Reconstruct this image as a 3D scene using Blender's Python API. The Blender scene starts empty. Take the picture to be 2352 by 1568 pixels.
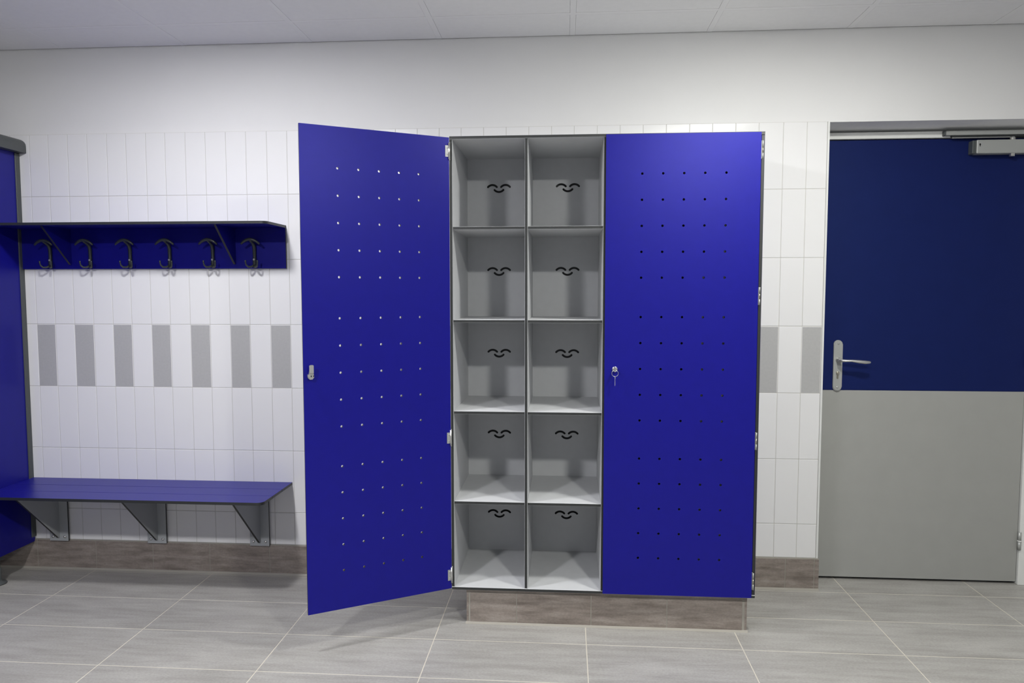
import bpy, bmesh, math
from mathutils import Vector, Matrix

C = bpy.context.scene.collection
R = math.radians

# ------------------------------------------------------------------ materials
def mat(name, col, rough=0.5, metal=0.0, spec=0.5, coat=0.0):
    m = bpy.data.materials.new(name); m.use_nodes = True
    b = m.node_tree.nodes['Principled BSDF']
    b.inputs['Base Color'].default_value = (*col, 1)
    b.inputs['Roughness'].default_value = rough
    b.inputs['Metallic'].default_value = metal
    b.inputs['Specular IOR Level'].default_value = spec
    b.inputs['Coat Weight'].default_value = coat
    return m

def nd(m, t, **kw):
    n = m.node_tree.nodes.new(t)
    for k, v in kw.items(): setattr(n, k, v)
    return n

def speckle(m, col, amount=0.06, scale=(1, 1, 1), noise=60.0, bump=0.0, bscale=200.0):
    """procedural variation round a base colour"""
    nt = m.node_tree; b = nt.nodes['Principled BSDF']
    tc = nd(m, 'ShaderNodeTexCoord'); mp = nd(m, 'ShaderNodeMapping')
    mp.inputs['Scale'].default_value = scale
    n = nd(m, 'ShaderNodeTexNoise'); n.inputs['Scale'].default_value = noise; n.inputs['Detail'].default_value = 5
    r = nd(m, 'ShaderNodeValToRGB')
    lo = tuple(c * (1 - amount) for c in col); hi = tuple(min(1, c * (1 + amount)) for c in col)
    r.color_ramp.elements[0].position = 0.3; r.color_ramp.elements[0].color = (*lo, 1)
    r.color_ramp.elements[1].position = 0.7; r.color_ramp.elements[1].color = (*hi, 1)
    nt.links.new(tc.outputs['Object'], mp.inputs['Vector']); nt.links.new(mp.outputs[0], n.inputs['Vector'])
    nt.links.new(n.outputs['Fac'], r.inputs['Fac']); nt.links.new(r.outputs[0], b.inputs['Base Color'])
    if bump:
        n2 = nd(m, 'ShaderNodeTexNoise'); n2.inputs['Scale'].default_value = bscale; n2.inputs['Detail'].default_value = 3
        bp = nd(m, 'ShaderNodeBump'); bp.inputs['Strength'].default_value = bump; bp.inputs['Distance'].default_value = 0.002
        nt.links.new(tc.outputs['Object'], n2.inputs['Vector'])
        nt.links.new(n2.outputs['Fac'], bp.inputs['Height']); nt.links.new(bp.outputs[0], b.inputs['Normal'])
    return m

BLUE = (0.0060, 0.0056, 0.176)
M = {}
M['blue'] = speckle(mat('blue_laminate', BLUE, 0.35, spec=0.45), BLUE, 0.03, noise=25, bump=0.06, bscale=900)
def tint(m, t, spec):
    b = m.node_tree.nodes['Principled BSDF']; b.inputs['Specular Tint'].default_value = (*t, 1); b.inputs['Specular IOR Level'].default_value = spec
tint(M['blue'], (.32, .32, 1.0), .62)
M['bracket'] = mat('mid_grey_laminate', (0.31, 0.325, 0.33), 0.5)
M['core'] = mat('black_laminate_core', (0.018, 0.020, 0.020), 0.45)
GREY = (0.52, 0.53, 0.54)
M['grey'] = speckle(mat('pale_grey_laminate', GREY, 0.5, spec=0.4), GREY, 0.02, noise=30)
M['navy'] = speckle(mat('navy_door_laminate', (0.0050, 0.0095, 0.066), 0.5, spec=0.35), (0.0050, 0.0095, 0.066), 0.04, noise=12, bump=0.05, bscale=700)
tint(M['navy'], (.35, .5, 1.0), .30)
M['doorgrey'] = speckle(mat('grey_door_laminate', (0.285, 0.288, 0.272), 0.55, spec=0.35), (0.285, 0.288, 0.272), 0.02, noise=12, bump=0.05, bscale=700)
M['frame'] = mat('white_painted_frame', (0.62, 0.63, 0.61), 0.4)
M['black'] = mat('black_gap', (0.012, 0.012, 0.012), 0.8)
M['steel'] = mat('brushed_steel', (0.62, 0.62, 0.60), 0.32, metal=0.9)
M['alu'] = mat('satin_aluminium', (0.36, 0.37, 0.355), 0.42, metal=0.35)
M['brass'] = mat('dull_nickel_cylinder', (0.50, 0.47, 0.38), 0.3, metal=0.9)
M['hook'] = mat('dark_green_grey_plastic', (0.030, 0.036, 0.033), 0.30)
M['rail'] = mat('dark_grey_anodised_rail', (0.058, 0.065, 0.065), 0.42)
M['far'] = mat('mid_grey_unseen_wall', (0.30, 0.31, 0.34), 0.7)
M['plaster'] = speckle(mat('white_wall_paint', (0.655, 0.655, 0.65), 0.75, spec=0.25), (0.655, 0.655, 0.65), 0.012, noise=3, bump=0.10, bscale=350)
M['tile'] = mat('white_glazed_tile', (0.685, 0.685, 0.682), 0.16, spec=0.5)
M['gtile'] = speckle(mat('grey_glazed_tile', (0.375, 0.375, 0.370), 0.30), (0.375, 0.375, 0.370), 0.03, noise=90)
M['grout'] = mat('pale_wall_grout', (0.50, 0.49, 0.465), 0.9, spec=0.2)
M['ceil'] = speckle(mat('white_ceiling_tile', (0.84, 0.84, 0.845), 0.8, spec=0.2), (0.84, 0.84, 0.845), 0.012, noise=40, bump=0.12, bscale=500)
M['bar'] = mat('white_ceiling_grid', (0.84, 0.84, 0.845), 0.7)
M['gap'] = mat('dark_ceiling_gap', (0.02, 0.02, 0.02), 0.9)
M['mortar'] = mat('dull_mortar', (0.30, 0.285, 0.25), 0.9, spec=0.2)
M['fgrout'] = mat('beige_floor_grout', (0.50, 0.47, 0.40), 0.9, spec=0.2)

def streaked(name, dark, mid, light, rough, seed, stretch):
    """stone look tile with horizontal streaks and pale dusty smears"""
    m = mat(name, mid, rough); nt = m.node_tree; b = nt.nodes['Principled BSDF']
    tc = nd(m, 'ShaderNodeTexCoord'); L = nt.links.new
    def noise(scale, sc, det, off=0.0, dist=0.0):
        mp = nd(m, 'ShaderNodeMapping'); mp.inputs['Scale'].default_value = scale
        mp.inputs['Location'].default_value = (seed + off, off, off)
        n = nd(m, 'ShaderNodeTexNoise'); n.inputs['Scale'].default_value = sc; n.inputs['Detail'].default_value = det
        n.inputs['Roughness'].default_value = 0.6; n.inputs['Distortion'].default_value = dist
        L(tc.outputs['Object'], mp.inputs['Vector']); L(mp.outputs[0], n.inputs['Vector']); return n
    n1 = noise(stretch, 14, 8); n2 = noise((stretch[0] * 2.2, max(1.2, stretch[1] * .9), max(1, stretch[2] * .8)), 3.4, 9, 5.0, 0.3); n3 = noise(tuple(s * .45 for s in stretch), 16, 3, 9.0)
    n4 = noise((.6, 1, 1), 170, 3, 3.0)
    r1 = nd(m, 'ShaderNodeValToRGB')
    e = r1.color_ramp.elements; e[0].position = 0.33; e[0].color = (*dark, 1); e[1].position = 0.68; e[1].color = (*light, 1)
    k = r1.color_ramp.elements.new(0.5); k.color = (*mid, 1)
    L(n1.outputs['Fac'], r1.inputs['Fac'])
    mx = nd(m, 'ShaderNodeMix', data_type='RGBA', blend_type='MIX')
    rr = nd(m, 'ShaderNodeValToRGB'); rr.color_ramp.elements[0].position = 0.50; rr.color_ramp.elements[1].position = 0.72
    rr.color_ramp.elements[1].color = (0.45, 0.45, 0.45, 1)
    L(n2.outputs['Fac'], rr.inputs['Fac']); L(rr.outputs[0], mx.inputs[0]); L(r1.outputs[0], mx.inputs[6])
    mx.inputs[7].default_value = (*[c * 1.25 for c in light], 1)
    mx2 = nd(m, 'ShaderNodeMix', data_type='RGBA', blend_type='MULTIPLY'); mx2.inputs[0].default_value = 0.33
    r3 = nd(m, 'ShaderNodeValToRGB'); r3.color_ramp.elements[0].position = 0.3; r3.color_ramp.elements[0].color = (.72, .71, .70, 1)
    r3.color_ramp.elements[1].position = 0.6
    L(n3.outputs['Fac'], r3.inputs['Fac']); L(mx.outputs[2], mx2.inputs[6]); L(r3.outputs[0], mx2.inputs[7])
    mx3 = nd(m, 'ShaderNodeMix', data_type='RGBA', blend_type='MULTIPLY'); mx3.inputs[0].default_value = 0.5
    r4 = nd(m, 'ShaderNodeValToRGB'); r4.color_ramp.elements[0].position = 0.35; r4.color_ramp.elements[0].color = (.7, .7, .7, 1)
    r4.color_ramp.elements[1].position = 0.62
    L(n4.outputs['Fac'], r4.inputs['Fac']); L(mx2.outputs[2], mx3.inputs[6]); L(r4.outputs[0], mx3.inputs[7])
    L(mx3.outputs[2], b.inputs['Base Color'])
    return m
M['floor'] = streaked('grey_stone_floor_tile', (0.290, 0.281, 0.260), (0.335, 0.326, 0.305), (0.375, 0.367, 0.345), 0.42, 2.0, (0.30, 2.2, 1))
M['skirt'] = streaked('brown_grey_stone_tile', (0.165, 0.137, 0.118), (0.235, 0.200, 0.174), (0.305, 0.268, 0.238), 0.5, 7.0, (0.5, 1, 3.2))

# ------------------------------------------------------------------ mesh helpers
def newbm(): return bmesh.new()

def obj(name, bm, mats, parent=None, smooth=False):
    me = bpy.data.meshes.new(name)
    bmesh.ops.recalc_face_normals(bm, faces=bm.faces[:])
    bm.to_mesh(me); bm.free()
    for k in (mats if isinstance(mats, (list, tuple)) else [mats]): me.materials.append(M[k])
    if smooth:
        for p in me.polygons: p.use_smooth = True
    o = bpy.data.objects.new(name, me); C.objects.link(o)
    if parent is not None: o.parent = parent
    return o

def empty(name, loc=(0, 0, 0)):
    o = bpy.data.objects.new(name, None); C.objects.link(o); o.location = loc; o.empty_display_size = 0.1
    return o

def tag(o, label=None, cat=None, group=None, kind=None):
    if label: o['label'] = label
    if cat: o['category'] = cat
    if group: o['group'] = group
    if kind: o['kind'] = kind
    return o

def box(bm, x0, x1, y0, y1, z0, z1, mi=0, bev=0.0, big=None, seg=1):
    """box; big=axis ('x','y','z'): its two faces across that axis take material mi, the rim takes mi+1"""
    r = bmesh.ops.create_cube(bm, size=1.0)
    vs = r['verts']
    for v in vs:
        v.co = Vector((x0 + (v.co.x + .5) * (x1 - x0), y0 + (v.co.y + .5) * (y1 - y0), z0 + (v.co.z + .5) * (z1 - z0)))
    fs = set(f for v in vs for f in v.link_faces)
    ax = {'x': 0, 'y': 1, 'z': 2}.get(big, None)
    for f in fs:
        f.normal_update()
        f.material_index = mi if ax is None or abs(f.normal[ax]) > .5 else mi + 1
    if bev:
        es = list(set(e for v in vs for e in v.link_edges))
        bmesh.ops.bevel(bm, geom=es, offset=bev, segments=seg, profile=0.5, affect='EDGES', clamp_overlap=True)
    return vs

def tube(bm, pts, rad, seg=10, mi=0, flat=1.0):
    """swept round bar with rounded ends, tapering by rad (number or list)"""
    pts = [Vector(p) for p in pts]; n = len(pts)
    rs = rad if isinstance(rad, (list, tuple)) else [rad] * n
    rings = []
    up = Vector((0, 0, 1))
    prev = None
    for i, p in enumerate(pts):
        t = (pts[min(i + 1, n - 1)] - pts[max(i - 1, 0)]).normalized()
        if prev is None:
            a = up if abs(t.z) < .9 else Vector((1, 0, 0))
            u = t.cross(a).normalized()
        else:
            u = (prev - t * prev.dot(t)).normalized()
        prev = u; w = t.cross(u)
        rings.append([bm.verts.new(p + (u * math.cos(k * 2 * math.pi / seg) + w * flat * math.sin(k * 2 * math.pi / seg)) * rs[i]) for k in range(seg)])
    for a, b in zip(rings, rings[1:]):
        for k in range(seg):
            f = bm.faces.new((a[k], a[(k + 1) % seg], b[(k + 1) % seg], b[k])); f.material_index = mi; f.smooth = True
    for ring, p, q, r in ((rings[0], pts[0], pts[1], rs[0]), (rings[-1], pts[-1], pts[-2], rs[-1])):
        d = (p - q).normalized()
        inner = [bm.verts.new(p + (v.co - p) * .6 + d * r * .45) for v in ring]
        for k in range(seg):
            f = bm.faces.new((ring[k], ring[(k + 1) % seg], inner[(k + 1) % seg], inner[k])); f.material_index = mi; f.smooth = True
        f = bm.faces.new(inner); f.material_index = mi

def lathe(bm, prof, origin, axis='z', seg=24, mi=0):
    """prof: list of (radius, height)"""
    o = Vector(origin)
    def P(r, h, a):
        c, s = r * math.cos(a), r * math.sin(a)
        return o + (Vector((c, s, h)) if axis == 'z' else Vector((c, -h, s)) if axis == 'y' else Vector((h, c, s)))
    rings = [[bm.verts.new(P(r, h, k * 2 * math.pi / seg)) for k in range(seg)] for r, h in prof]
    for a, b in zip(rings, rings[1:]):
        for k in range(seg):
            f = bm.faces.new((a[k], a[(k + 1) % seg], b[(k + 1) % seg], b[k])); f.material_index = mi; f.smooth = True
    for r in (rings[0], rings[-1]):
        f = bm.faces.new(r); f.material_index = mi

def prism(bm, outline, a0, a1, axis, mi=0, rim=None):
    """extrude a 2-D outline along axis from a0 to a1; axis x: outline (y,z); y: (x,z); z: (x,y)"""
    def P(u, v, a): return Vector((a, u, v)) if axis == 'x' else Vector((u, a, v)) if axis == 'y' else Vector((u, v, a))
    A = [bm.verts.new(P(u, v, a0)) for u, v in outline]; B = [bm.verts.new(P(u, v, a1)) for u, v in outline]
    for ring in (A, B):
        f = bm.faces.new(ring); f.material_index = mi
    n = len(A)
    for k in range(n):
        f = bm.faces.new((A[k], A[(k + 1) % n], B[(k + 1) % n], B[k])); f.material_index = mi if rim is None else rim
    return A + B

def perforated(bm, w, z0, z1, xs, zs, r, th, mi=0, rim=1, seg=16):
    """panel 0..w by z0..z1, thickness y 0..th, with round holes at xs x zs"""
    a = 0.016
    xc = sorted({0, w} | {round(x - a, 5) for x in xs} | {round(x + a, 5) for x in xs})
    zc = sorted({z0, z1} | {round(z - a, 5) for z in zs} | {round(z + a, 5) for z in zs})
    H = {(round(x - a, 5), round(z - a, 5)): (x, z) for x in xs for z in zs}
    cache = {}
    def V(x, y, z):
        k = (round(x, 5), round(y, 5), round(z, 5))
        if k not in cache: cache[k] = bm.verts.new((x, y, z))
        return cache[k]
    for i in range(len(xc) - 1):
        for j in range(len(zc) - 1):
            h = H.get((xc[i], zc[j]))
            for y in (0, th):
                if h is None:
                    f = bm.faces.new((V(xc[i], y, zc[j]), V(xc[i + 1], y, zc[j]), V(xc[i + 1], y, zc[j + 1]), V(xc[i], y, zc[j + 1])))
                    f.material_index = mi
            if h is not None:
                def sq(k):
                    t = k * 2 * math.pi / seg; c, s = math.cos(t), math.sin(t); m = max(abs(c), abs(s))
                    return h[0] + a * c / m, h[1] + a * s / m
                def ci(k):
                    t = k * 2 * math.pi / seg; return h[0] + r * math.cos(t), h[1] + r * math.sin(t)
                for k in range(seg):
                    k2 = (k + 1) % seg
                    for y in (0, th):
                        (sx, sz), (tx, tz), (ux, uz), (vx, vz) = sq(k), sq(k2), ci(k2), ci(k)
                        f = bm.faces.new((V(sx, y, sz), V(tx, y, tz), V(ux, y, uz), V(vx, y, vz))); f.material_index = mi
                    (ux, uz), (vx, vz) = ci(k), ci(k2)
                    f = bm.faces.new((V(ux, 0, uz), V(vx, 0, vz), V(vx, th, vz), V(ux, th, uz))); f.material_index = rim
    for i in range(len(xc) - 1):
        for z in (z0, z1):
            f = bm.faces.new((V(xc[i], 0, z), V(xc[i + 1], 0, z), V(xc[i + 1], th, z), V(xc[i], th, z))); f.material_index = rim
    for j in range(len(zc) - 1):
        for x in (0, w):
            f = bm.faces.new((V(x, 0, zc[j]), V(x, 0, zc[j + 1]), V(x, th, zc[j + 1]), V(x, th, zc[j]))); f.material_index = rim

# ------------------------------------------------------------------ room dimensions
XL, XR, YF, ZC = -2.0, 5.45, -4.6, 2.504
OX0, OX1, OZ = 3.722, 4.712, 2.106            # opening of the grey and navy door
WT = 0.26                                      # wall thickness

# ---- floor: real tiles with grout joints
FX0, FPX, FY0, FPY = 0.2710, 0.5958, -0.030, 0.2885
bm = newbm()
box(bm, XL - .1, XR + .1, YF - .1, WT, -.06, -.0004, mi=1)
g = .0020
nx0 = int((XL - FX0) / FPX) - 1; nx1 = int((XR - FX0) / FPX) + 1
for i in range(nx0, nx1 + 1):
    x0 = max(XL, FX0 + i * FPX + g); x1 = min(XR, FX0 + (i + 1) * FPX - g)
    if x1 - x0 < .01: continue
    for j in range(-1, 20):
        y1 = FY0 - j * FPY - g; y0 = FY0 - (j + 1) * FPY + g
        y0 = max(y0, YF); y1 = min(y1, WT)
        if y1 - y0 < .01: continue
        box(bm, x0, x1, y0, y1, -.02, 0, mi=0, bev=.0004)
floor = tag(obj('floor', bm, ['floor', 'fgrout']), 'grey stone-look floor tiles with beige joints', 'floor', kind='structure')

# ---- ceiling: 600 mm suspended tiles on a white grid
CX0, CY1, CP = 0.193, -0.258, 0.600
bm = newbm()
box(bm, XL - .1, XR + .1, YF - .1, WT, ZC + .035, ZC + .08, mi=2)
ys = [-.004, CY1] + [CY1 - CP * k for k in range(1, 9)]
xs = [CX0 + CP * k for k in range(-4, 10)]
hb = .012
for i in range(len(xs) - 1):
    for j in range(len(ys) - 1):
        y1 = ys[j] - (hb + .0008 if j else .0); y0 = max(ys[j + 1] + hb + .0008, YF)
        box(bm, max(xs[i] + hb + .0006, XL), min(xs[i + 1] - hb - .0006, XR), y0, y1, ZC + .0006, ZC + .030, mi=0, bev=.0008)
for x in xs: box(bm, max(x - hb, XL), min(x + hb, XR), YF, -.004, ZC, ZC + .030, mi=1)
for y in ys[1:]: box(bm, XL, XR, y - hb, y + hb, ZC + .0004, ZC + .030, mi=1)
tag(obj('ceiling', bm, ['ceil', 'bar', 'gap']), 'suspended ceiling of white square tiles in a white grid', 'ceiling', kind='structure')

# ---- back wall with its tiling
kx = {0: .012, 1: .106, 2: .203, 3: .300, 4: .398, 5: .492, 6: .590, 7: .684, 8: .783, 9: .880, 10: .979, 11: 1.076, 12: 1.176, 13: 1.273,
      17: 1.683, 19: 1.887, 21: 2.089, 24: 2.398, 28: 2.808, 31: 3.115, 34: 3.418, 35: 3.524, 36: 3.626, 37: 3.713}
def col(k):
    if k <= 0: return .012 + .0975 * k
    ks = sorted(kx)
    for a, b in zip(ks, ks[1:]):
        if a <= k <= b: return kx[a] + (kx[b] - kx[a]) * (k - a) / (b - a)
rows = [.146, .303, .603, .905, 1.207, 1.513, 1.816, 2.108]
bm = newbm()
# masonry and plaster (mat 0), left of the opening, over it, right of it
box(bm, XL - .1, OX0, .004, WT, 0, ZC + .05, mi=0)
box(bm, OX1, XR + .1, .004, WT, 0, ZC + .05, mi=0)
prism(bm, [(.004, OZ), (WT, OZ - .022), (WT, ZC + .05), (.004, ZC + .05)], OX0, OX1, 'x', mi=0)
bm.normal_update()
for fc in bm.faces:
    cc = fc.calc_center_median()
    if abs(fc.normal.z) > .8 and abs(cc.z - (OZ - .011)) < .02: fc.material_index = 4
# tile bed
box(bm, XL, col(37) , .0012, .006, rows[0], rows[-1], mi=3)
for k in range(-20, 37):
    x0, x1 = col(k), col(k + 1)
    if x1 < XL: continue
    for r in range(7):
        grey = (r == 3 and k % 2 == 0)
        box(bm, max(x0, XL) + .0009, x1 - .0009, 0, .005, rows[r] + .0009, rows[r + 1] - .0009, mi=2 if grey else 1, bev=.0017, seg=2)
# tiling carries on right of the doorway
box(bm, OX1 + .004, XR, .0012, .006, rows[0], rows[-1], mi=3)
x = OX1 + .004
while x < XR:
    for r in range(7):
        box(bm, x + .0009, min(x + .1, XR) - .0009, 0, .005, rows[r] + .0009, rows[r + 1] - .0009, mi=1, bev=.0011)
    x += .1
tag(obj('wall_back', bm, ['plaster', 'tile', 'gtile', 'grout', 'ceil']), 'white tiled wall with a band of alternating grey tiles and white paint above', 'wall', kind='structure')

for nm, a in (('wall_left', (XL - .1, XL, YF, .0, 0, ZC + .05)), ('wall_right', (XR, XR + .1, YF, .0, 0, ZC + .05)), ('wall_front', (XL - .1, XR + .1, YF - .1, YF, 0, ZC + .05))):
    bm = newbm(); box(bm, *a, mi=0)
    tag(obj(nm, bm, ['far']), 'plain grey painted wall', 'wall', kind='structure')

# ---- skirting of brown-grey tiles
def skirting(name, x0, x1, joints, yf, z1, label, y1=None, ends=()):
    bm = newbm(); y1 = .004 if y1 is None else y1
    box(bm, x0 + .001, x1 - .001, yf + .0018, y1, .0, z1, mi=1)
    cuts = [x0] + [j for j in joints if x0 < j < x1] + [x1]
    for a, b in zip(cuts, cuts[1:]):
        box(bm, a + (0 if a == x0 else .0016), b - (0 if b == x1 else .0016), yf, yf + .009, .008, z1 - .003, mi=0, bev=.0008)
    # mortar fillet along the floor
    prism(bm, [(yf - .009, 0), (yf - .007, .002), (yf + .001, .008), (yf + .001, 0)], x0, x1, 'x', mi=1)
    return tag(obj(name, bm, ['skirt', 'mortar']), label, 'skirting', kind='structure')
js = [-.332, -.03, .272, .563, .850, 1.148, 1.45, 1.75, 2.05]
skirting('baseboard_left', XL, 2.17, js, -.009, .146, 'brown-grey tiled skirting under the bench side of the wall')
skirting('baseboard_right', 3.30, OX0 + .004, [3.577, 3.706], -.009, .146, 'brown-grey tiled skirting between the cabinet and the doorway')
skirting('baseboard_far_right', OX1, XR, [5.0, 5.3], -.009, .146, 'brown-grey tiled skirting right of the doorway')

bm = newbm(); box(bm, 3.7135, OX0 + .001, -.0015, .02, .146, 2.108, mi=0, bev=.001)
tag(obj('trim_1', bm, ['frame']), 'thin white tile edge strip beside the doorway', 'trim', kind='structure')

# ------------------------------------------------------------------ the navy and grey door
LX0, LX1, LZ0, LZ1, LY, SP = 3.750, 4.668, .012, 2.050, .132, .905
door = tag(empty('door_1', (LX0, LY, 0)), 'door with navy upper half and grey lower half in white frame', 'door', kind='structure')
def child(name, bm, mats, parent, smooth=False):
    """bm in world coordinates, parented with its own origin kept at the world origin of the parent"""
    o = obj(name, bm, mats, None, smooth)
    p = parent; off = Vector((0, 0, 0))
    while p is not None: off += p.location; p = p.parent
    o.data.transform(Matrix.Translation(-off)); o.parent = parent
    return o
bm = newbm()
box(bm, LX0, LX1, LY, LY + .04, SP, LZ1, mi=0, bev=.001)
box(bm, LX0, LX1, LY, LY + .04, LZ0, SP - .0005, mi=1, bev=.001)
leaf = child('door_leaf', bm, ['navy', 'doorgrey'], door)
bm = newbm()
fy0, fy1 = LY - .012, LY + .07
box(bm, OX0 + .001, LX0 - .003, fy0, fy1, 0, LZ1 + .030, mi=0, bev=.0015)
box(bm, LX1 + .003, OX1 - .001, fy0, fy1, 0, LZ1 + .030, mi=0, bev=.0015)
box(bm, OX0 + .001, OX1 - .001, fy0, fy1, LZ1 + .004, LZ1 + .033, mi=0, bev=.0015)
box(bm, OX0 + .001, OX1 - .001, LY + .045, LY + .075, 0, LZ1 + .03, mi=1)
child('door_frame', bm, ['frame', 'black'], door)
# handle plate, lever, cylinder
bm = newbm()
px, pz0, pz1, hw = 3.831, .900, 1.138, .0200
out = []
for k in range(13): a = math.pi * k / 12; out.append((px + hw * math.cos(a), pz1 - hw + hw * math.sin(a)))
for k in range(13): a = math.pi + math.pi * k / 12; out.append((px + hw * math.cos(a), pz0 + hw + hw * math.sin(a)))
vs = prism(bm, out, LY - .009, LY, 'y')
es = [e for e in bm.edges if all(abs(v.co.y - (LY - .009)) < 1e-6 for v in e.verts)]
bmesh.ops.bevel(bm, geom=es, offset=.003, segments=2, affect='EDGES')
plate = child('handle_plate', bm, ['alu'], leaf)
bm = newbm(); z = 1.046
lathe(bm, [(.0105, 0), (.0115, .004), (.0095, .008), (.0095, .034)], (px, LY - .008, z), axis='y', seg=16)
tube(bm, [(px, LY - .040, z), (px + .006, LY - .050, z), (px + .022, LY - .055, z - .000), (px + .045, LY - .057, z + .0005), (px + .075, LY - .058, z - .003), (px + .105, LY - .058, z - .006), (px + .124, LY - .058, z - .006)],
     [.0090, .0085, .0072, .0070, .0100, .0105, .0075], seg=12, flat=.8)
child('lever', bm, ['steel'], plate, smooth=True)
bm = newbm()
box(bm, px - .004, px + .004, LY - .014, LY - .008, .958, .983, bev=.003)
lathe(bm, [(.0075, 0), (.0075, .006), (.006, .008)], (px, LY - .008, .985), axis='y', seg=14)
child('lock_cylinder', bm, ['brass'], plate)
bm = newbm()
for zz in (.918, 1.122): lathe(bm, [(.0045, 0), (.0045, .0015), (.003, .0025)], (px, LY - .009, zz), axis='y', seg=12)
child('screw', bm, ['steel'], plate)
# closer
bm = newbm()
box(bm, 4.392, 4.63, LY - .045, LY, 1.976, 2.036, bev=.003)
closer = child('door_closer', bm, ['alu'], leaf)
bm = newbm(); box(bm, 4.377, 4.3915, LY - .037, LY, 1.977, 2.035, bev=.002)
child('end_cap', bm, ['rail'], closer)
bm = newbm(); lathe(bm, [(.011, -.01), (.011, .072), (.008, .076)], (4.550, LY - .030, 1.974), seg=16)
child('spindle', bm, ['steel'], closer)
bm = newbm(); prism(bm, [(4.4005, 2.016), (4.4080, 2.016), (4.4042, 2.005)], LY - .0458, LY - .0448, 'y')
lathe(bm, [(.0036, 0), (.0036, .0006)], (4.4042, LY - .045, 2.0165), axis='y', seg=12)
child('arrow_mark', bm, ['black'], closer)
bm = newbm()
box(bm, 4.262, 4.640, fy0 - .022, fy0, 2.060, 2.080, bev=.0015)
box(bm, 4.290, 4.640, fy0 - .016, fy0 - .004, 2.052, 2.060, mi=1)
rail = child('slide_rail', bm, ['alu', 'core'], door)
bm = newbm(); box(bm, 4.2555, 4.2625, fy0 - .023, fy0, 2.059, 2.081, bev=.001)
child('end_cap', bm, ['rail'], rail)
bm = newbm(); box(bm, 4.295, 4.555, fy0 - .014, fy0 - .006, 2.0475, 2.0525, bev=.001)
child('arm', bm, ['steel'], rail)
for (z0, z1) in ((.168, .250), (1.02, 1.10), (1.80, 1.88)):
    bm = newbm()
    cx = LX1 + .002
    lathe(bm, [(.0075, 0), (.0075, (z1 - z0) / 2 - .002)], (cx, LY - .012, z0), seg=14)
    lathe(bm, [(.0090, 0), (.0090, .006)], (cx, LY - .012, (z0 + z1) / 2 - .003), seg=14, mi=1)
    lathe(bm, [(.0075, 0), (.0075, (z1 - z0) / 2 - .002)], (cx, LY - .012, (z0 + z1) / 2 + .002), seg=14)
    child('hinge', bm, ['alu', 'frame'], leaf, smooth=True)

# ------------------------------------------------------------------ blue cabinet
CXa, CXb, CZa, CZb, CYf = 2.109, 3.3235, .1475, 1.9715, -.470
T = .0112
XD, XM = 2.4125, 2.7200
shz = [.508, .877, 1.245, 1.614]
cab = tag(empty('storage_cabinet', ((CXa + CXb) / 2, -.22, CZa)), 'tall blue cabinet with left door open on ten grey cubbyholes', 'cabinet')
BY0, BY1 = -.024, -.014
def part(name, a, big, mats=('grey', 'core'), parent=cab):
    bm = newbm(); box(bm, *a, mi=0, big=big, bev=.0006); return child(name, bm, list(mats), parent)
part('side_panel', (CXa, CXa + T, CYf, -.003, CZa + T, CZb - T), 'x')
part('side_panel', (CXb - T - .001, CXb, CYf, -.003, CZa + T, CZb - T), 'x', ('blue', 'core'))
part('top_panel', (CXa, CXb, CYf - .004, -.003, CZb - T, CZb), 'z')
part('bottom_panel', (CXa, CXb, CYf - .004, -.003, CZa, CZa + T), 'z')
part('divider', (XD - T / 2, XD + T / 2, CYf, BY0, CZa + T, CZb - T), 'x')
part('partition_panel', (XM - T / 2 - .001, XM + T / 2 + .001, CYf - .002, BY0, CZa + T, CZb - T), 'x')
for z in shz:
    part('shelf', (CXa + T, XD - T / 2, CYf + .002, BY0, z - T / 2, z + T / 2), 'z')
    part('shelf', (XD + T / 2, XM - T / 2 - .001, CYf + .002, BY0, z - T / 2, z + T / 2), 'z')
# back panel with the smile shaped slots routed through it
bm = newbm(); box(bm, CXa + T, CXb - T, BY0, BY1, CZa + T, CZb - T, mi=0, big='y')
back = obj('back_panel', bm, ['grey', 'core'])
bmc = newbm()
def arc_slot(cx, cz, sgn):
    hwid, sag, r = .0200, .0090, .0046
    Rr = (hwid ** 2 + sag ** 2) / (2 * sag); am = math.asin(hwid / Rr); n = 10
    outer, inner = [], []
    for k in range(n + 1):
        a = -am + 2 * am * k / n
        ox, oz = math.sin(a), math.cos(a)
        base = cz + sgn * (-Rr + sag)
        outer.append((cx + (Rr + r) * ox, base + sgn * (Rr + r) * oz)); inner.append((cx + (Rr - r) * ox, base + sgn * (Rr - r) * oz))
    def cap(c, a0, rev):
        pts = []
        for k in range(1, 5):
            t = a0 + (math.pi * k / 5) * (-1 if rev else 1)
            pts.append((c[0] + r * math.sin(t), c[1] + sgn * r * math.cos(t)))
        return pts
    e1 = ((outer[-1][0] + inner[-1][0]) / 2, (outer[-1][1] + inner[-1][1]) / 2)
    e0 = ((outer[0][0] + inner[0][0]) / 2, (outer[0][1] + inner[0][1]) / 2)
    poly = outer + cap(e1, am, False) + inner[::-1] + cap(e0, -am + math.pi, False)
    prism(bmc, poly, BY0 - .01, BY1 + .01, 'y', mi=0)
for cx in (2.264, 2.5755):
    for cz in (1.8355, 1.461, 1.087, .7115, .3365):
        arc_slot(cx - .0298, cz, 1); arc_slot(cx + .0298, cz, 1); arc_slot(cx, cz - .0132, -1)
cut = obj('cutter', bmc, ['core'])
mod = back.modifiers.new('slots', 'BOOLEAN'); mod.object = cut; mod.operation = 'DIFFERENCE'; mod.solver = 'EXACT'
try: mod.material_mode = 'TRANSFER'
except Exception: pass
dg = bpy.context.evaluated_depsgraph_get()
me2 = bpy.data.meshes.new_from_object(back.evaluated_get(dg)); me2.name = 'back_panel'
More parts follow.
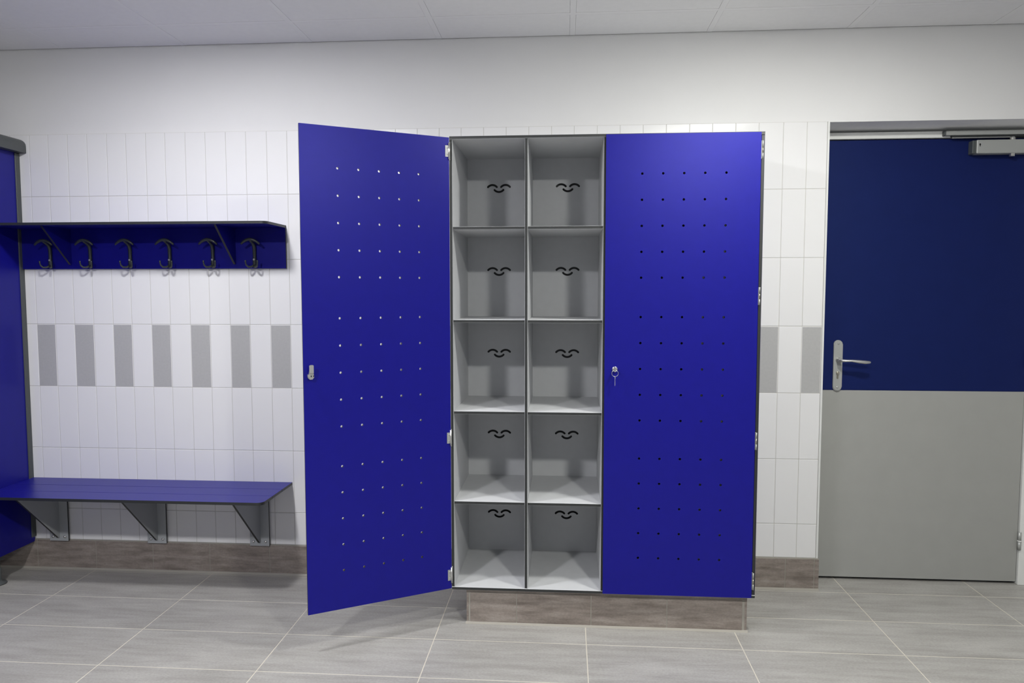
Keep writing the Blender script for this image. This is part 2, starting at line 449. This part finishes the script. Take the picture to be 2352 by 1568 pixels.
back.modifiers.clear(); back.data = me2
bpy.data.objects.remove(cut)
me2.materials.clear()
for k in ('grey', 'core'): me2.materials.append(M[k])
for p in me2.polygons:
    p.material_index = 0 if abs(p.normal.y) > .9 else 1
back.data.transform(Matrix.Translation(-cab.location)); back.parent = cab
# added black sheet, paints the shade of the closed gap seen through the slots
part('gap_shade_sheet', (CXa + T + .002, CXb - T - .002, -.006, -.0035, CZa + T + .002, CZb - T - .002), None, ('core',))

# doors
hx = [.139, .2185, .298, .3775, .457]
hz = [1.816 - .0998 * k for k in range(5)] + [1.264 - .1018 * k for k in range(5)] + [.705 - .1003 * k for k in range(5)]
DW, DT = .585, .0105
DZ0, DZ1 = .1530, 1.9665
# closed right door
bm = newbm(); perforated(bm, DW, DZ0, DZ1, hx, hz, .0047, DT)
bm.transform(Matrix.Translation((2.7215, CYf - .005 - DT, 0)))
dr = child('door', bm, ['blue', 'core'], cab)
dr['label'] = 'closed perforated blue right door'
yf = CYf - .005 - DT
bm = newbm()
lathe(bm, [(.0105, 0), (.0105, .004), (.0085, .0055)], (2.762, yf, 1.0595), axis='y', seg=20)
child('lock', bm, ['steel'], dr)
for zc in (1.901, 1.3455, .780, .219):
    bm = newbm(); h = .034
    box(bm, 3.3085, 3.3125, yf + .0045, yf + .0125, zc - h, zc + h, mi=0)
    lathe(bm, [(.0024, 0), (.0024, .022)], (3.3130, yf + .002, zc - h), seg=10)
    lathe(bm, [(.0024, 0), (.0024, .024)], (3.3130, yf + .002, zc + h - .024), seg=10)
    lathe(bm, [(.0021, 0), (.0021, .020)], (3.3130, yf + .002, zc - .011), seg=10, mi=1)
    child('hinge', bm, ['alu', 'brass'], dr)
# open left door, hinged on the cabinet's left edge
bm = newbm(); perforated(bm, DW, DZ0, DZ1, [DW - x for x in hx], hz, .0047, DT)
HX, HY = 2.1087, CYf - .0045
FXp, FYp = 1.6115, -.766
ang = math.atan2(FYp - HY, FXp - HX)
rot = Matrix.Translation((HX, HY, 0)) @ Matrix.Rotation(ang, 4, 'Z')
DWo = math.hypot(FXp - HX, FYp - HY)
bm.transform(Matrix.Diagonal((DWo / DW, -1, 1, 1)))         # leaf thickness lies behind the face seen
bm.transform(rot)
dl = child('door', bm, ['blue', 'core'], cab)
dl['label'] = 'open perforated blue left door'
# local frame of open door: u along leaf, v out of the inner face (towards the room)
U = Vector((math.cos(ang), math.sin(ang), 0)); N = Vector((-math.sin(ang), math.cos(ang), 0))
if N.y > 0: N = -N
def onleaf(u, n, z): return Vector((HX, HY, z)) + U * u + N * n
side = 1 if (rot.to_3x3() @ Vector((0, -1, 0))).dot(N) < 0 else -1
if side < 0:
    dl.data.transform(Matrix.Translation(-N * DT))
def leafbox(bm, u0, u1, n0, n1, z0, z1, mi=0, bev=.0005):
    vs = [bm.verts.new(onleaf(u, n, z)) for u in (u0, u1) for n in (n0, n1) for z in (z0, z1)]
    idx = [(0, 1, 3, 2), (4, 6, 7, 5), (0, 4, 5, 1), (2, 3, 7, 6), (0, 2, 6, 4), (1, 5, 7, 3)]
    for q in idx:
        f = bm.faces.new([vs[i] for i in q]); f.material_index = mi
for zc in (1.913, .775, .209):
    bm = newbm()
    leafbox(bm, .001, .0165, .0, .0022, zc - .022, zc + .022, mi=1)
    box(bm, HX + .0005, HX + .0042, CYf - .0060, CYf + .014, zc - .035, zc + .035, mi=0, bev=.0006)
    lathe(bm, [(.0036, 0), (.0036, .064)], (HX + .0005, CYf - .0075, zc - .032), seg=12, mi=0)
    for s in (-.013, .013):
        c = onleaf(.0085, .0022, zc + s); lathe(bm, [(.0032, 0), (.0032, .001), (.002, .0018)], tuple(c), axis='y', seg=10, mi=1)
    child('hinge', bm, ['steel', 'alu'], dl)
bm = newbm()
zc, u = 1.0580, DWo - .0235
c = onleaf(u, 0, zc)
lk = []
for k in range(9):
    a = math.pi + math.pi * k / 8; lk.append((u + .0100 * math.cos(a), zc - .006 + .0100 * math.sin(a)))
def leafprism(bm, pts, n0, n1, mi=0):
    A = [bm.verts.new(onleaf(p, n0, q)) for p, q in pts]; B = [bm.verts.new(onleaf(p, n1, q)) for p, q in pts]
    for ring in (A, B): f = bm.faces.new(ring); f.material_index = mi
    for k in range(len(A)): f = bm.faces.new((A[k], A[(k + 1) % len(A)], B[(k + 1) % len(A)], B[k])); f.material_index = mi
leafprism(bm, lk + [(u + .0100, zc + .002), (u - .0100, zc + .002)], 0, .012)
leafprism(bm, [(u - .0125, zc - .008), (u - .006, zc - .016), (u + .004, zc - .016), (u + .008, zc - .006), (u + .0065, zc + .012), (u - .0095, zc + .012)], .012, .0155)
leafprism(bm, [(u - .0095, zc + .010), (u + .0065, zc + .010), (u + .0065, zc + .036), (u + .002, zc + .038), (u - .006, zc + .038), (u - .0095, zc + .036)], .0205, .0235)
leafprism(bm, [(u - .0095, zc + .008), (u + .0065, zc + .008), (u + .0065, zc + .013), (u - .0095, zc + .013)], .0125, .0230)
leafprism(bm, [(u - .0035, zc - .007), (u + .0005, zc - .007), (u + .0005, zc - .001), (u - .0035, zc - .001)], .0155, .0162, mi=1)
leafprism(bm, [(u - .0115, zc - .007), (u - .0085, zc - .007), (u - .0085, zc - .001), (u - .0115, zc - .001)], .0155, .0162, mi=1)
child('lock_cam', bm, ['steel', 'core'], dl)
# key hanging in the lock of the closed door
kx0, kz = 2.762, 1.0595
key = tag(empty('key', (kx0, yf - .006, kz)), 'small steel key with a ring hanging in the lock of the closed blue door', 'key')
bm = newbm()
box(bm, kx0 - .0012, kx0 + .0012, yf - .030, yf - .005, kz - .009, kz + .010, bev=.0006)
tube(bm, [(kx0 - .0066 , yf - .018, kz + .006), (kx0 - .0072, yf - .018, kz - .001), (kx0 - .004, yf - .018, kz - .007), (kx0, yf - .018, kz - .009), (kx0 + .004, yf - .018, kz - .007), (kx0 + .0072, yf - .018, kz - .001), (kx0 + .0066, yf - .018, kz + .006)], .0013, seg=8)
child('key_head', bm, ['steel'], key)
bm = newbm(); pts = []
for k in range(25):
    a = 2 * math.pi * k / 24; pts.append((kx0 + .0125 * math.sin(a), yf - .019, kz - .0150 + .0125 * math.cos(a)))
tube(bm, pts, .00095, seg=6)
child('key_ring', bm, ['steel'], key)
bm = newbm()
box(bm, kx0 - .0014, kx0 + .0014, yf - .025, yf - .013, kz - .036, kz - .027, bev=.0005)
box(bm, kx0 - .0009, kx0 + .0009, yf - .021, yf - .017, kz - .064, kz - .034, bev=.0004)
for k in range(3): box(bm, kx0 - .0010, kx0 + .0010, yf - .023, yf - .019, kz - .050 - k * .005, kz - .047 - k * .005)
child('key_shank', bm, ['steel'], key)

# tiled plinth under the cabinet
PX0, PX1, PY = 2.1665, 3.2985, -.4540
bm = newbm()
box(bm, PX0 + .0015, PX1 - .0015, PY + .0015, -.0105, 0, CZa - .0005, mi=1)
cuts = [PX0 + .014, 2.373, 2.677, 2.982, 3.2815]
for a, b in zip(cuts, cuts[1:]): box(bm, a + .0018, b - .0018, PY, PY + .009, .006, CZa - .018, mi=0, bev=.0008)
box(bm, PX0 + .001, PX1 - .001, PY + .0006, PY + .009, CZa - .016, CZa - .001, mi=0)
for xa, xb in ((PX0, PX0 + .009), (PX1 - .009, PX1)):
    ysj = [PY, -.39, -.27, -.15, -.0105]
    for a, b in zip(ysj, ysj[1:]): box(bm, xa, xb, a + .0008, b - .0015, .006, CZa - .001, mi=0, bev=.0008)
prism(bm, [(PY - .008, 0), (PY - .006, .002), (PY + .001, .007), (PY + .001, 0)], PX0 - .004, PX1 + .004, 'x', mi=1)
plinth = tag(obj('cabinet_plinth', bm, ['skirt', 'mortar']), 'brown-grey tiled plinth under the blue cabinet', 'plinth')

# ------------------------------------------------------------------ toilet-cubicle partition at the left edge
PXr, PT = -.042, .013
part_root = tag(empty('cubicle_partition', (PXr, -.6, 0)), 'blue cubicle partition standing out from the wall at the left edge', 'partition')
bm = newbm(); box(bm, PXr - PT, PXr, -1.25, -.006, .135, 2.030, mi=0, big='x', bev=.0006)
child('panel', bm, ['blue', 'core'], part_root)
bm = newbm(); box(bm, PXr - PT - .006, PXr + .0045, -.030, -.0005, .160, 2.020, mi=0, bev=.001)
child('wall_profile', bm, ['rail'], part_root)
bm = newbm()
prof = []
for k in range(13):
    a = math.pi * k / 12; prof.append((PXr - PT / 2 + .046 * math.cos(a), 2.055 + .034 * math.sin(a)))
prof += [(PXr - PT / 2 - .046, 2.022), (PXr - PT / 2 + .046, 2.022)]
prism(bm, prof, -1.25, -.002, 'y')
rl = child('top_rail', bm, ['rail'], part_root)
for y in (-.215, -1.15):
    bm = newbm()
    lathe(bm, [(.036, 0), (.038, .004), (.034, .009), (.018, .013), (.0165, .02), (.0165, .075), (.013, .078), (.013, .118)], (PXr - .045 * 0 - .0325, y, .001), seg=24)
    box(bm, PXr - .0445, PXr - .0205 + .006, y - .022, y + .022, .112, .150, bev=.002)
    child('foot', bm, ['rail'], part_root, smooth=False)

# ------------------------------------------------------------------ bench
BX0, BX1, BYf, BZ, BT = PXr + .0015, 1.266, -.350, .453, .0125
bench = tag(empty('wall_bench', (.62, -.17, .15)), 'blue wall-mounted changing bench on three grey brackets', 'bench')
bm = newbm()
g1, g2 = -.128, -.240
box(bm, BX0, BX1, g1 + .0012, -.001, BZ - BT, BZ, mi=0, big='z', bev=.0006)
box(bm, BX0, BX1, g2 + .0012, g1 - .0012, BZ - BT, BZ, mi=0, big='z', bev=.0006)
rc = .028
o = [(BX0, g2 - .0012), (BX0, BYf)]
for k in range(9):
    a = -math.pi / 2 + math.pi / 2 * k / 8
    o.append((BX1 - rc + rc * math.cos(a), BYf + rc + rc * math.sin(a)))
o += [(BX1, g2 - .0012)]
prism(bm, o, BZ - BT, BZ, 'z', mi=0, rim=1)
box(bm, BX0, BX1 - .002, -.30, -.01, BZ - BT + .0005, BZ - .0025, mi=1)
child('seat_board', bm, ['blue', 'core'], bench)
zb = BZ - BT
proto = None
for (a, b) in ((.045, .140), (.545, .640), (1.058, 1.153)):
    if proto is None:
        bm = newbm(); gx = (a + b) / 2
        box(bm, a, b, -.0195, -.0095, .1435, zb, mi=0, big='y', bev=.0006)
        prism(bm, [(-.0195, .162), (-.028, .162), (-.305, zb), (-.0195, zb)], gx - .0050, gx + .0050, 'x', mi=0, rim=1)
        proto = child('bracket', bm, ['bracket', 'core'], bench)
        br = proto
        bolts = []
        for dx in (-.030, .030):
            bm = newbm(); lathe(bm, [(.0065, 0), (.0065, .001), (.0045, .0045), (.002, .0055)], (gx + dx, -.0195, .165), axis='y', seg=14)
            bolts.append(child('bolt', bm, ['steel'], br))
        pa = a
    else:
        br = proto.copy(); C.objects.link(br); br.parent = bench; br.location = proto.location + Vector((a - pa, 0, 0))
        for q in bolts:
            c = q.copy(); C.objects.link(c); c.parent = br

# ------------------------------------------------------------------ coat rack
RX0, RX1, RZ0, SZ, SY = PXr + .0015, 1.2615, 1.4715, 1.6720, -.235
rack = tag(empty('coat_rack', (.6, -.02, RZ0)), 'blue wall shelf with a row of dark coat hooks under it', 'coat rack')
ST = .0115
bm = newbm(); box(bm, RX0, RX1, -.0120, -.001, RZ0, SZ - ST, mi=0, big='y', bev=.0006)
bp = child('back_board', bm, ['blue', 'core'], rack)
bm = newbm(); rc = .026
o = [(RX0, -.001), (RX0, SY)]
for k in range(9):
    a = -math.pi / 2 + math.pi / 2 * k / 8
    o.append((RX1 - rc + rc * math.cos(a), SY + rc + rc * math.sin(a)))
o += [(RX1, -.001)]
prism(bm, o, SZ - ST, SZ, 'z', mi=0, rim=1)
child('shelf', bm, ['blue', 'core'], rack)
for gx in (.206, 1.016):
    bm = newbm()
    prism(bm, [(-.0120, 1.492), (-.020, 1.492), (-.205, SZ - ST), (-.0120, SZ - ST)], gx - .005, gx + .005, 'x', mi=0, rim=1)
    child('gusset', bm, ['blue', 'core'], rack)
first = None
for k, hxp in enumerate((.109, .309, .507, .702, .912, 1.114)):
    if first is None:
        bm = newbm(); x = hxp; y = -.012
        tube(bm, [(x, y - .006, 1.478), (x, y - .008, 1.500), (x, y - .007, 1.530), (x, y - .008, 1.562), (x, y - .014, 1.580), (x, y - .028, 1.590), (x, y - .046, 1.598), (x, y - .056, 1.603)],
             [.0078, .0088, .0075, .0080, .0082, .0072, .0066, .0070], seg=12)
        arc = []
        for q in range(11):
            t = -1 + .2 * q; arc.append((x + .043 * t, y - .056 + .004 * t * t, 1.6045 - .021 * t * t))
        tube(bm, arc, [.0045, .0058, .0064, .0068, .007, .0072, .007, .0068, .0064, .0058, .0045], seg=10)
        for s in (-1, 1):
            tube(bm, [(x + s * .002, y - .010, 1.487), (x + s * .010, y - .022, 1.479), (x + s * .020, y - .033, 1.4785), (x + s * .0265, y - .040, 1.487), (x + s * .0285, y - .043, 1.500), (x + s * .028, y - .0435, 1.507)],
                 [.0050, .0046, .0040, .0036, .0034, .0042], seg=10)
        first = child('coat_hook', bm, ['hook'], rack)
        bm = newbm(); lathe(bm, [(.0052, 0), (.0052, .001), (.0035, .003)], (x, y - .0145, 1.513), axis='y', seg=14)
        sc = child('screw', bm, ['alu'], first)
        x0 = hxp
    else:
        h = first.copy(); C.objects.link(h); h.parent = rack; h.location = first.location + Vector((hxp - x0, 0, 0))
        s2 = sc.copy(); C.objects.link(s2); s2.parent = h

# ------------------------------------------------------------------ recessed ceiling lights (above and behind the camera)
LC = {0: (0.972, 0.966, 1.0), 1: (1.0, 0.995, 0.945)}
P0 = 250.0
names = {(0, 0): 'round ceiling light over the bench side, nearer the tiled wall', (1, 0): 'round ceiling light over the cabinet side, nearer the tiled wall',
         (0, 1): 'round ceiling light over the bench side, farther from the tiled wall', (1, 1): 'round ceiling light over the cabinet side, farther from the tiled wall'}
pw = {0: .92, 1: 1.62}
for i, lx in enumerate((1.093, 3.493)):
    for j, ly in enumerate((-1.187, -2.987)):
        t = tag(empty('ceiling_light', (lx, ly, ZC)), names[(i, j)], 'ceiling light', 'round ceiling lights')
        bm = newbm(); lathe(bm, [(.125, 0), (.125, -.006), (.105, -.008), (.105, 0)], (lx, ly, ZC), seg=32)
        child('trim_ring', bm, ['bar'], t, smooth=False)
        bm = newbm(); lathe(bm, [(.100, .0), (.100, -.0115), (.096, -.0145), (.05, -.016)], (lx, ly, ZC), seg=32)
        m = mat('lit_diffuser', (.8, .8, .8), .4); M['diff'] = m
        bn = m.node_tree.nodes['Principled BSDF']; bn.inputs['Emission Color'].default_value = (*LC[i], 1)
        bn.inputs['Emission Strength'].default_value = P0 * pw[j]
        child('diffuser', bm, ['diff'], t)

# ------------------------------------------------------------------ world, camera, view
w = bpy.data.worlds.new('world'); bpy.context.scene.world = w; w.use_nodes = True
w.node_tree.nodes['Background'].inputs[0].default_value = (.8, .85, 1, 1)
w.node_tree.nodes['Background'].inputs[1].default_value = 0.0

CAM = dict(pos=(2.5720, -3.3830, 1.3640), yaw=0.0740, pitch=-0.0680, roll=-0.0004, f=1689.37)
yaw, pit, rol = CAM['yaw'], CAM['pitch'], CAM['roll']
f = Vector((-math.sin(yaw) * math.cos(pit), math.cos(yaw) * math.cos(pit), math.sin(pit)))
r = Vector((math.cos(yaw), math.sin(yaw), 0)); u = r.cross(f)
r2 = r * math.cos(rol) + u * math.sin(rol); u2 = -r * math.sin(rol) + u * math.cos(rol)
cd = bpy.data.cameras.new('camera'); cam = bpy.data.objects.new('camera', cd); C.objects.link(cam)
cam.matrix_world = Matrix(((r2.x, u2.x, -f.x, CAM['pos'][0]), (r2.y, u2.y, -f.y, CAM['pos'][1]), (r2.z, u2.z, -f.z, CAM['pos'][2]), (0, 0, 0, 1)))
cd.sensor_width = 36.0; cd.sensor_fit = 'HORIZONTAL'; cd.lens = CAM['f'] / 2352 * 36; cd.clip_start = .05
sc_ = bpy.context.scene; sc_.camera = cam
sc_.view_settings.view_transform = 'Standard'; sc_.view_settings.look = 'None'
sc_.view_settings.gamma = 1; sc_.view_settings.use_curve_mapping = False
sc_.view_settings.exposure = 0.55
sc_.cycles.use_denoising = True
sc_.cycles.max_bounces = 7; sc_.cycles.diffuse_bounces = 5
sc_.cycles.use_adaptive_sampling = True; sc_.cycles.adaptive_threshold = 0.03; sc_.cycles.sample_clamp_indirect = 5
